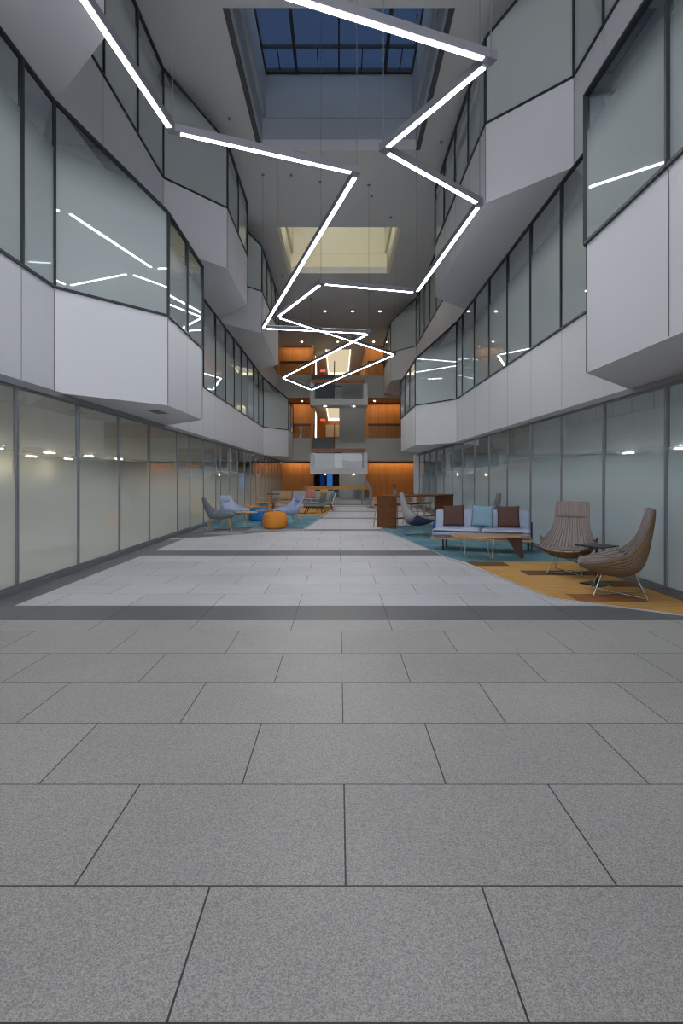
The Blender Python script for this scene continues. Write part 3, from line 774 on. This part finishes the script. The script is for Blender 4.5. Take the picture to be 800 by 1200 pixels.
# ------------------------------------------------------------------ seating
def shell(prof, half, lift, thick, nu=28, nv=18, pw=2.2, mats=None, parent=None, name='shell', narrow=0):
    """upholstered shell: prof = side section (y, z) from front lip to head, half = half width, lift = how far the sides rise off the section"""
    def interp(tab, t):
        x = t*(len(tab)-1); i = min(int(x), len(tab)-2); f = x-i
        def g(k): return Vector(tab[max(0, min(len(tab)-1, k))]) if isinstance(tab[0], (tuple, list)) else tab[max(0, min(len(tab)-1, k))]
        p0, p1, p2, p3 = g(i-1), g(i), g(i+1), g(i+2)
        return .5*((2*p1)+(p2-p0)*f+(2*p0-5*p1+4*p2-p3)*f*f+(3*p1-p0-3*p2+p3)*f**3)
    bm = bmesh.new(); uv = bm.loops.layers.uv.new('UVMap')
    rows_in, rows_out = [], []
    for iu in range(nu+1):
        t = iu/nu; c = interp(prof, t)
        d = (interp(prof, min(1, t+.01))-interp(prof, max(0, t-.01))); d.normalize()
        nrm = Vector((d[1], -d[0]))           # towards the sitter (up over the seat, forward on the back)
        if nrm[1] < 0 and t < .4: nrm = -nrm
        if t >= .4 and nrm[0] < 0: nrm = -nrm
        hw = interp(half, t); lf = interp(lift, t)
        ri, ro = [], []
        for iv in range(nv+1):
            v = -1+2*iv/nv
            a = abs(v)
            rise = lf*a**pw
            x = hw*(math.sin(v*PI/2*.92)/math.sin(PI/2*.92))
            y, z = c[0]+nrm[0]*rise, c[1]+nrm[1]*rise
            # inner and outer skins; the skins meet at a rounded rim
            ed = (1-a**6)*.5+.5
            e2 = min(1, min(t, 1-t)*9); k = thick*(.35+.65*ed*e2)
            ri.append(bm.verts.new((x*(1-narrow*k), y+nrm[0]*k*.5, z+nrm[1]*k*.5)))
            ro.append(bm.verts.new((x+(k*.5 if v > .9 else -k*.5 if v < -.9 else 0)*0, y-nrm[0]*k*.5, z-nrm[1]*k*.5)))
        rows_in.append(ri); rows_out.append(ro)
    def quad(vs, uvs, mi):
        f = bm.faces.new(vs); f.material_index = mi
        for l, w_ in zip(f.loops, uvs): l[uv].uv = w_
    for i in range(nu):
        for j in range(nv):
            us = ((j/nv, i/nu), ((j+1)/nv, i/nu), ((j+1)/nv, (i+1)/nu), (j/nv, (i+1)/nu))
            quad((rows_in[i][j], rows_in[i][j+1], rows_in[i+1][j+1], rows_in[i+1][j]), us, 0)
            quad((rows_out[i][j+1], rows_out[i][j], rows_out[i+1][j], rows_out[i+1][j+1]), (us[1], us[0], us[3], us[2]), 1)
    for i in range(nu):
        for j in (0, nv):
            vs = (rows_in[i][j], rows_in[i+1][j], rows_out[i+1][j], rows_out[i][j])
            quad(vs, [(j/nv, i/nu)]*4, 0)
    for j in range(nv):
        for i in (0, nu):
            quad((rows_in[i][j], rows_in[i][j+1], rows_out[i][j+1], rows_out[i][j]), [(j/nv, i/nu)]*4, 0)
    bmesh.ops.recalc_face_normals(bm, faces=bm.faces[:])
    o = link(name, bm, mats, parent, smooth=True)
    s = o.modifiers.new('subdivision', 'SUBSURF'); s.levels = 1; s.render_levels = 1
    return o

def pad(w_, d_, h_, loc, tilt=0, mat=None, parent=None, name='seat_cushion', r=None, puff=.012):
    bm = rbox((w_, d_, h_), r or min(h_*.42, .05), (0, 0, 0), None, 3, None, puff)
    uv = bm.loops.layers.uv.new('UVMap')
    for f in bm.faces:
        for l in f.loops: l[uv].uv = (l.vert.co.x/w_+.5, l.vert.co.y/d_+.5 if h_ < d_ else l.vert.co.z/h_)
    bmesh.ops.transform(bm, matrix=Matrix.Translation(loc) @ Matrix.Rotation(tilt, 4, 'X'), verts=bm.verts)
    return link(name, bm, mat, parent, smooth=True)

def highback(label, loc, f, min_, mout, group):
    t = thing('lounge_chair', label, 'chair', (loc[0], loc[1], .008), face_rz(*f), group)
    prof = [(.43, .375), (.33, .325), (.17, .275), (0, .255), (-.16, .275), (-.27, .36), (-.325, .50), (-.355, .66), (-.378, .82), (-.398, .96), (-.415, 1.07)]
    half = [.24, .33, .385, .405, .408, .385, .335, .275, .255, .25, .24]
    lift = [.03, .11, .20, .27, .30, .29, .22, .12, .07, .05, .03]
    shell(prof, half, lift, .06, mats=[min_, mout], parent=t)
    # seat cushion and head pad
    bm = bmesh.new()
    pad(.52, .50, .09, (0, .10, .345), .06, min_, t)
    h = pad(.44, .055, .24, (0, -.357, .945), .15, min_, t, 'headrest', .025, .01)
    feet = [(-.25, .26), (.25, .26), (-.25, -.32), (.25, -.32)]
    for fx, fy in feet:
        link('leg', rod((fx*.62, fy*.62, .275 if fy > 0 else .29), (fx, fy, .010), .0075), M['chrome'], t)
    bm = bmesh.new(); tube(bm, [(-.25, .26, .010), (0, -.03, .016), (.25, -.32, .010)], .008); tube(bm, [(.25, .26, .010), (0, -.03, .016), (-.25, -.32, .010)], .008)
    link('cross_rods', bm, M['chrome'], t)
    bm = bmesh.new(); tube(bm, [(-.155, .16, .275), (.155, .16, .275)], .008); tube(bm, [(-.155, -.2, .29), (.155, -.2, .29)], .008); link('under_frame', bm, M['chrome'], t)
    return t
G = 'high-back striped shell chairs'
highback('taupe striped high-back chair turned toward the room, beside the black side table', (3.47, 8.28), (-.55, -.84), M['stripe'], M['stripe_out'], G)
highback('brown striped high-back chair seen side-on, nearest chair to the camera', (3.43, 6.78), (-.92, .38), M['stripe'], M['stripe_out'], G)
highback('pale grey high-back chair with dark blue underside beside the wooden bar table', (1.98, 13.9), (1, .0), M['stripe_grey'], M['ombre'], G)
highback('high-back chair showing only its slim grey back above the lavender sofa', (3.5, 13.3), (-1, .15), M['stripe_grey'], M['stripe_grey'], G)
# the blue underside of the third chair
def lowlounge(label, loc, f, m):
    t = thing('armchair', label, 'chair', (loc[0], loc[1], .008), face_rz(*f), 'low upholstered lounge chairs')
    prof = [(.42, .42), (.32, .375), (.15, .335), (0, .315), (-.14, .325), (-.24, .39), (-.30, .50), (-.345, .62), (-.38, .74), (-.405, .83), (-.42, .90)]
    half = [.30, .37, .40, .41, .41, .395, .355, .31, .288, .278, .262]
    lift = [.05, .11, .17, .22, .26, .26, .21, .14, .085, .06, .04]
    shell(prof, half, lift, .075, mats=[m, m], parent=t)
    pad(.56, .52, .1, (0, .09, .405), .06, m, t)
    pad(.42, .06, .2, (0, -.35, .79), .24, m, t, 'headrest', .028, .01)
    for sx in (-1, 1):
        link('leg', rod((sx*.22, .24, .33), (sx*.31, .33, .008), .021, .013), M['oak'], t)
        link('leg', rod((sx*.2, -.2, .33), (sx*.28, -.33, .008), .021, .013), M['oak'], t)
    bm = bmesh.new()
    for sx in (-1, 1): beam(bm, (sx*.21, .25, .315), (sx*.21, -.21, .315), .035, .03)
    beam(bm, (-.21, .0, .315), (.21, .0, .315), .04, .03); link('leg_frame', bm, M['oak'], t)
    return t
lowlounge('grey lounge chair with oak legs seen from behind by the left glazing', (-3.32, 15.05), (.95, .30), M['grey_f'])
lowlounge('lavender lounge chair with its back against the left glazing', (-3.25, 16.85), (.88, -.48), M['lav'])
lowlounge('lavender lounge chair behind the orange pouf, facing the left glazing', (-1.55, 16.85), (-.86, -.50), M['lav2'])

# poufs
def pouf(label, loc, r, h, m):
    t = thing('pouf', label, 'pouf', (loc[0], loc[1], .008))
    prof = [(0, 0), (r*.68, 0), (r*.72, .01)]
    for k in range(1, 12):
        a = -PI/2+PI*k/12; prof.append((r*(.74+.26*math.cos(a)**.8), h*.5+(h*.5-.012)*math.sin(a)))
    bm = bmesh.new(); lathe(bm, prof+[(r*.72, h-.014)], 40); link('body', bm, m, t, True)
    bm = bmesh.new(); lathe(bm, [(r*.735, h-.018), (r*.73, h-.006), (r*.66, h+.002), (r*.4, h+.012), (0, h+.014)], 40); link('top', bm, m, t, True)
    return t
pouf('orange round pouf at the front edge of the left seating group', (-1.83, 15.65), .355, .46, M['orange_f'])
pouf('bright blue round pouf behind the small round side tables', (-2.70, 18.45), .335, .45, M['azure_f'])
pouf('orange round pouf mostly hidden behind the bright blue pouf', (-3.05, 19.4), .33, .45, M['orange_f'])
pouf('royal blue round pouf half hidden by the left end of the lavender sofa', (2.52, 13.25), .25, .42, M['royal_f'])

# side tables
def side_table(label, loc, r, h, top, metal, square=False):
    t = thing('side_table', label, 'table', (loc[0], loc[1], .008), .55 if square else 0)
    if square:
        link('tabletop', rbox((r*2, r*2, .018), .008, (0, 0, h-.009)), top, t); link('base_plate', rbox((r*1.55, r*1.55, .014), .006, (0, 0, .007)), metal, t)
    else:
        bm = bmesh.new(); lathe(bm, [(0, h-.022), (r-.01, h-.022), (r, h-.012), (r, h-.004), (r-.004, h), (0, h)], 36); link('tabletop', bm, top, t)
        bm = bmesh.new(); lathe(bm, [(0, 0), (r*.5, 0), (r*.5, .01), (0, .016)], 28); link('base_plate', bm, metal, t)
    link('stem', rod((0, 0, .01), (0, 0, h-.015), .018, seg=12), metal, t)
    return t
side_table('black square-topped pedestal table between the two striped chairs', (3.5, 7.42), .2, .53, M['black'], M['black'], True)
side_table('round oak side table between the grey and lavender chairs', (-2.66, 15.75), .32, .46, M['oak'], M['chrome'])
side_table('small round side table standing before the bright blue pouf', (-2.36, 16.7), .19, .45, M['coffeetop'], M['chrome'])

# lavender sofa --------------------------------------------------------------
ang = -math.radians(18)
SC = (2.84, 10.92)
sofa = thing('sofa', 'lavender two-cushion sofa on a thin oak platform by the right glazing', 'sofa', (SC[0], SC[1], .008), ang)
link('platform', rbox((1.92, .78, .035), .012, (0, 0, .245)), M['oak'], sofa)
for sx in (-1, 1):
    link('seat_cushion', rbox((.93, .70, .17), .06, (sx*.468, -.03, .35), None, 4, None, .012), M['lav'], sofa, True)
    link('back_cushion', rbox((.93, .16, .44), .06, (sx*.468, .31, .57), Matrix.Rotation(-.14, 3, 'X'), 4, None, .012), M['lav'], sofa, True)
link('back_panel', rbox((1.86, .03, .34), .012, (0, .40, .44), Matrix.Rotation(-.14, 3, 'X')), M['oak'], sofa)
for x_, y_ in ((-.72, -.26), (-.72, .28), (.9, .30), (.72, -.26)):
    link('leg', rod((x_, y_, .23), (x_, y_, 0), .02, .015, 10), M['black'], sofa)
bm = bmesh.new(); beam(bm, (.965, .36, 0), (.965, .36, .55), .03, .05); link('end_leg', bm, M['black'], sofa)
def pillow(label, loc, rot, s, m, group=None, th=.13):
    bm = bmesh.new(); n = 14; R = []
    for side in (1, -1):
        g = []
        for i in range(n+1):
            row = []
            for j in range(n+1):
                a, b = -1+2*i/n, -1+2*j/n
                k = ((1-a*a)*(1-b*b))**.45*th/2
                pinch = 1-.06*(1-abs(a*b))*0-.05*((a*a)*(1-b*b)+(b*b)*(1-a*a))
                row.append(bm.verts.new((a*s/2*pinch, side*k, b*s/2*pinch)))
            g.append(row)
        R.append(g)
        for i in range(n):
            for j in range(n): bm.faces.new((g[i][j], g[i+1][j], g[i+1][j+1], g[i][j+1]))
    bmesh.ops.remove_doubles(bm, verts=bm.verts[:], dist=.0008)
    bmesh.ops.recalc_face_normals(bm, faces=bm.faces[:])
    o = link('throw_pillow', bm, m, None, True); o.location = loc; o.rotation_euler = rot
    return tag(o, label, 'pillow', group)
def on_sofa(x_, y_):
    c, s_ = math.cos(ang), math.sin(ang)
    return (SC[0]+x_*c-y_*s_, SC[1]+x_*s_+y_*c)
for x_, m, lab, rr in ((-.55, 'brown_f', 'brown square throw pillow at the left end of the lavender sofa', -.04), (.02, 'blue_f', 'dusty blue square throw pillow in the middle of the lavender sofa', .03), (.52, 'brown_f', 'brown square throw pillow at the right end of the lavender sofa', -.02)):
    p = on_sofa(x_, .10)
    pillow(lab, (p[0], p[1], .68), (-.22, rr, ang), .43, M[m], 'throw pillows on the lavender sofa')

# coffee table ---------------------------------------------------------------
cr = -.06
ct = thing('coffee_table', 'long leaf-shaped wooden coffee table with hairpin legs before the lavender sofa', 'table', (2.72, 9.85, .008), cr)
bm = bmesh.new(); poly = []
for k in range(48):
    a = 2*PI*k/48; c, s_ = math.cos(a), math.sin(a)
    poly.append((.70*math.copysign(abs(c)**.9, c), .33*math.copysign(abs(s_)**.95, s_)*(1-.25*c)))
prism(bm, poly, .385, .41)
link('tabletop', bm, M['coffeetop'], ct)
for xa, ya in ((-.45, .16), (-.03, -.2)):
    bm = bmesh.new(); tube(bm, [(xa-.07, ya, .386), (xa-.025, ya-.02, .02), (xa-.01, ya-.021, .008), (xa+.01, ya-.021, .008), (xa+.025, ya-.02, .02), (xa+.07, ya, .386)], .008)
    link('hairpin_leg', bm, M['chrome'], ct)
bm = bmesh.new(); v = []
for yy in (-.02, .02):
    v += [bm.verts.new(p) for p in ((.28, yy+.0, .386), (.55, yy, .386), (.60, yy, 0), (.54, yy, 0))]
for f in ((0, 1, 2, 3), (7, 6, 5, 4), (0, 4, 5, 1), (1, 5, 6, 2), (2, 6, 7, 3), (3, 7, 4, 0)): bm.faces.new([v[i] for i in f])
bmesh.ops.recalc_face_normals(bm, faces=bm.faces[:])
link('slab_leg', bm, M['walnut'], ct)

# bar table ---------------------------------------------------------------------
ta = math.radians(41)
TC = (2.36, 16.6)
bt = thing('bar_table', 'long dark wooden bar table with solid end panels on the right', 'table', (TC[0], TC[1], .008), ta)
link('tabletop', rbox((2.7, .74, .05), .006, (0, 0, .905)), M['tabledark'], bt)
for sx in (-1, 1): link('end_panel', bx((sx*1.31-.03, -.36, 0), (sx*1.31+.03, .36, .88)), M['tabledark'], bt)
link('foot_rail', rod((-1.28, .05, .25), (1.28, .05, .25), .015), M['black'], bt)
def stool(label, loc, rz):
    t = thing('bar_stool', label, 'stool', (loc[0], loc[1], .008), rz, 'oak bar stools at the bar table')
    link('seat', rbox((.38, .36, .05), .02, (0, 0, .63)), M['walnut'], t, True)
    bm = rbox((.36, .03, .2), .012, (0, -.19, .77), Matrix.Rotation(.15, 3, 'X')); link('backrest', bm, M['oak'], t)
    for sx in (-1, 1):
        for sy in (-1, 1): link('leg', rod((sx*.13, sy*.13, .61), (sx*.19, sy*.19, 0), .017, .013), M['oak'], t)
    bm = bmesh.new(); c4 = [(-.175, -.175, .2), (.175, -.175, .2), (.175, .175, .2), (-.175, .175, .2)]
    for k in range(4): tube(bm, [c4[k], c4[(k+1) % 4]], .009, 6)
    link('foot_ring', bm, M['oak'], t)
    return t
def on_bar(x_, y_):
    c, s_ = math.cos(ta), math.sin(ta); return (TC[0]+x_*c-y_*s_, TC[1]+x_*s_+y_*c)
names = ['oak bar stool next to the near end panel of the bar table', 'second oak bar stool from the near end panel of the bar table', 'third oak bar stool from the near end panel of the bar table', 'oak bar stool next to the far end panel of the bar table']
s0 = None
for k in range(4):
    p = on_bar(-.96+.64*k, .5)
    if s0 is None: s0 = stool(names[0], p, ta+PI)
    else: dup(s0, (p[0], p[1], .008), ta+PI, names[k])
p = on_bar(-.98, .0)
va = thing('vase', 'small grey square vase with dry reddish stems on the bar table', 'vase', (p[0], p[1], .94))
link('pot', rbox((.1, .1, .16), .012, (0, 0, .084)), M['grey_f'], va)
bm = bmesh.new()
for k in range(7):
    a = k*.9; tube(bm, [(.02*math.cos(a), .02*math.sin(a), .14), (.035*math.cos(a), .035*math.sin(a), .25), (.06*math.cos(a+.3), .06*math.sin(a+.3), .33)], .005, 5)
link('stems', bm, M['walnut'], va)
# bent kiosk behind the bar table
kt = thing('kiosk', 'grey kiosk post with a bent tilted screen behind the bar table', 'kiosk', (1.55, 26.5, 0), 0)
bm = bmesh.new(); box(bm, (-.05, -.12, 0), (.05, .12, .9)); link('post', bm, M['mullion'], kt)
bm = bmesh.new(); beam(bm, (0, 0, .88), (-.24, 0, 1.30), .24, .09, 0, Vector((1, 0, .5))); link('screen', bm, M['mullion'], kt)
link('foot', rbox((.36, .4, .03), .01, (0, 0, .015)), M['mullion'], kt)

# far left lounge -----------------------------------------------------------------
so = thing('sofa', 'long light grey sofa along the far end of the left lounge', 'sofa', (-1.75, 26.2, .008), 0)
link('platform', rbox((3.0, .8, .05), .015, (0, 0, .27)), M['oak'], so)
for k in range(3):
    link('seat_cushion', rbox((.98, .75, .16), .05, (-1+k*1.0, -.02, .375), None, 3, None, .01), M['lightgrey_f'], so, True)
    link('back_cushion', rbox((.98, .16, .4), .05, (-1+k*1.0, .32, .62), Matrix.Rotation(-.12, 3, 'X'), 3, None, .01), M['lightgrey_f'], so, True)
for x_ in (-1.4, 1.4):
    for y_ in (-.3, .3): link('leg', rod((x_, y_, .25), (x_, y_, 0), .022, .016), M['darkwood'], so)
pillow('pink throw pillow on the long light grey sofa', (-1.35, 26.02, .70), (-.25, .05, .05), .42, M['pink_f'], 'throw pillows at the far left')
pillow('yellow throw pillow on the long light grey sofa', (-.72, 26.0, .70), (-.25, -.1, -.5), .42, M['yellow_f'], 'throw pillows at the far left')
pillow('flat blue-grey throw pillow at the left of the long light grey sofa', (-2.75, 25.95, .68), (-.5, 0, .1), .42, M['blue_f'], 'throw pillows at the far left')
ch = thing('lounge_chair', 'armless grey lounge seat on splayed dark legs facing left', 'chair', (-1.0, 22.3, .008), PI/2-.12)
link('seat_frame', rbox((.72, .78, .04), .012, (0, 0, .27)), M['darkwood'], ch)
link('seat_cushion', rbox((.70, .74, .15), .05, (0, .03, .36), None, 3, None, .012), M['lightgrey_f'], ch, True)
link('back_cushion', rbox((.68, .15, .44), .05, (0, -.36, .62), Matrix.Rotation(.28, 3, 'X'), 3, None, .01), M['grey_f'], ch, True)
for sx in (-1, 1):
    link('leg', rod((sx*.26, .26, .26), (sx*.32, .36, .012), .024, .014), M['darkwood'], ch); link('leg', rod((sx*.26, -.26, .26), (sx*.32, -.40, .012), .024, .014), M['darkwood'], ch)
s2 = thing('armchair', 'white-sided light grey armchair behind the armless lounge seat', 'chair', (-.62, 24.3, .008), PI/2)
link('seat_cushion', rbox((.7, .7, .18), .05, (0, 0, .36), None, 3, None, .01), M['lightgrey_f'], s2, True)
link('side_panel', rbox((.74, .05, .52), .015, (0, -.40, .52), Matrix.Rotation(.3, 3, 'X')), M['white'], s2)
link('back_cushion', rbox((.68, .13, .42), .05, (0, -.30, .62), Matrix.Rotation(.3, 3, 'X'), 3, None, .01), M['lightgrey_f'], s2, True)
for sx in (-1, 1):
    for sy in (-1, 1): link('leg', rod((sx*.28, sy*.26, .28), (sx*.32, sy*.34, 0), .02, .013), M['darkwood'], s2)
def wood_chair(label, loc, f):
    t = thing('armchair', label, 'chair', (loc[0], loc[1], .008), face_rz(*f), 'open oak armchairs')
    link('seat', rbox((.5, .5, .04), .015, (0, 0, .43)), M['oak'], t)
    link('backrest', rbox((.46, .03, .36), .012, (0, -.27, .72), Matrix.Rotation(.18, 3, 'X')), M['oak'], t)
    for sx in (-1, 1):
        link('armrest', rbox((.05, .52, .03), .01, (sx*.27, .0, .63)), M['oak'], t)
        link('leg', rod((sx*.25, .24, .63), (sx*.26, .28, 0), .017, .013), M['oak'], t)
        link('leg', rod((sx*.25, -.24, .63), (sx*.26, -.32, 0), .017, .013), M['oak'], t)
    return t
wood_chair('open oak armchair beside the left glazing behind the bright blue pouf', (-3.1, 22.3), (.95, .2))
wood_chair('open oak armchair facing the dark-topped cafe table', (-2.35, 23.2), (-.3, .95))
tb = thing('cafe_table', 'dark-topped table in front of the long light grey sofa', 'table', (-2.7, 24.6, .008), 0)
link('tabletop', rbox((1.0, .6, .04), .01, (0, 0, .72)), M['darkwood'], tb)
for sx in (-1, 1):
    for sy in (-1, 1): link('leg', rod((sx*.42, sy*.22, .71), (sx*.46, sy*.26, 0), .02, .015), M['oak'], tb)

# air vent in the soffit of the left bay
ve = thing('air_vent', 'small rectangular air vent in the underside of the left bay', 'vent', (-3.35, 10.1, Z_G+.05))
link('frame', bx((-.12, -.3, -.012), (.12, .3, 0)), M['panel'], ve)
bm = bmesh.new()
for k in range(5): box(bm, (-.1+k*.044, -.27, -.016), (-.078+k*.044, .27, -.012))
link('grille', bm, M['slot'], ve)
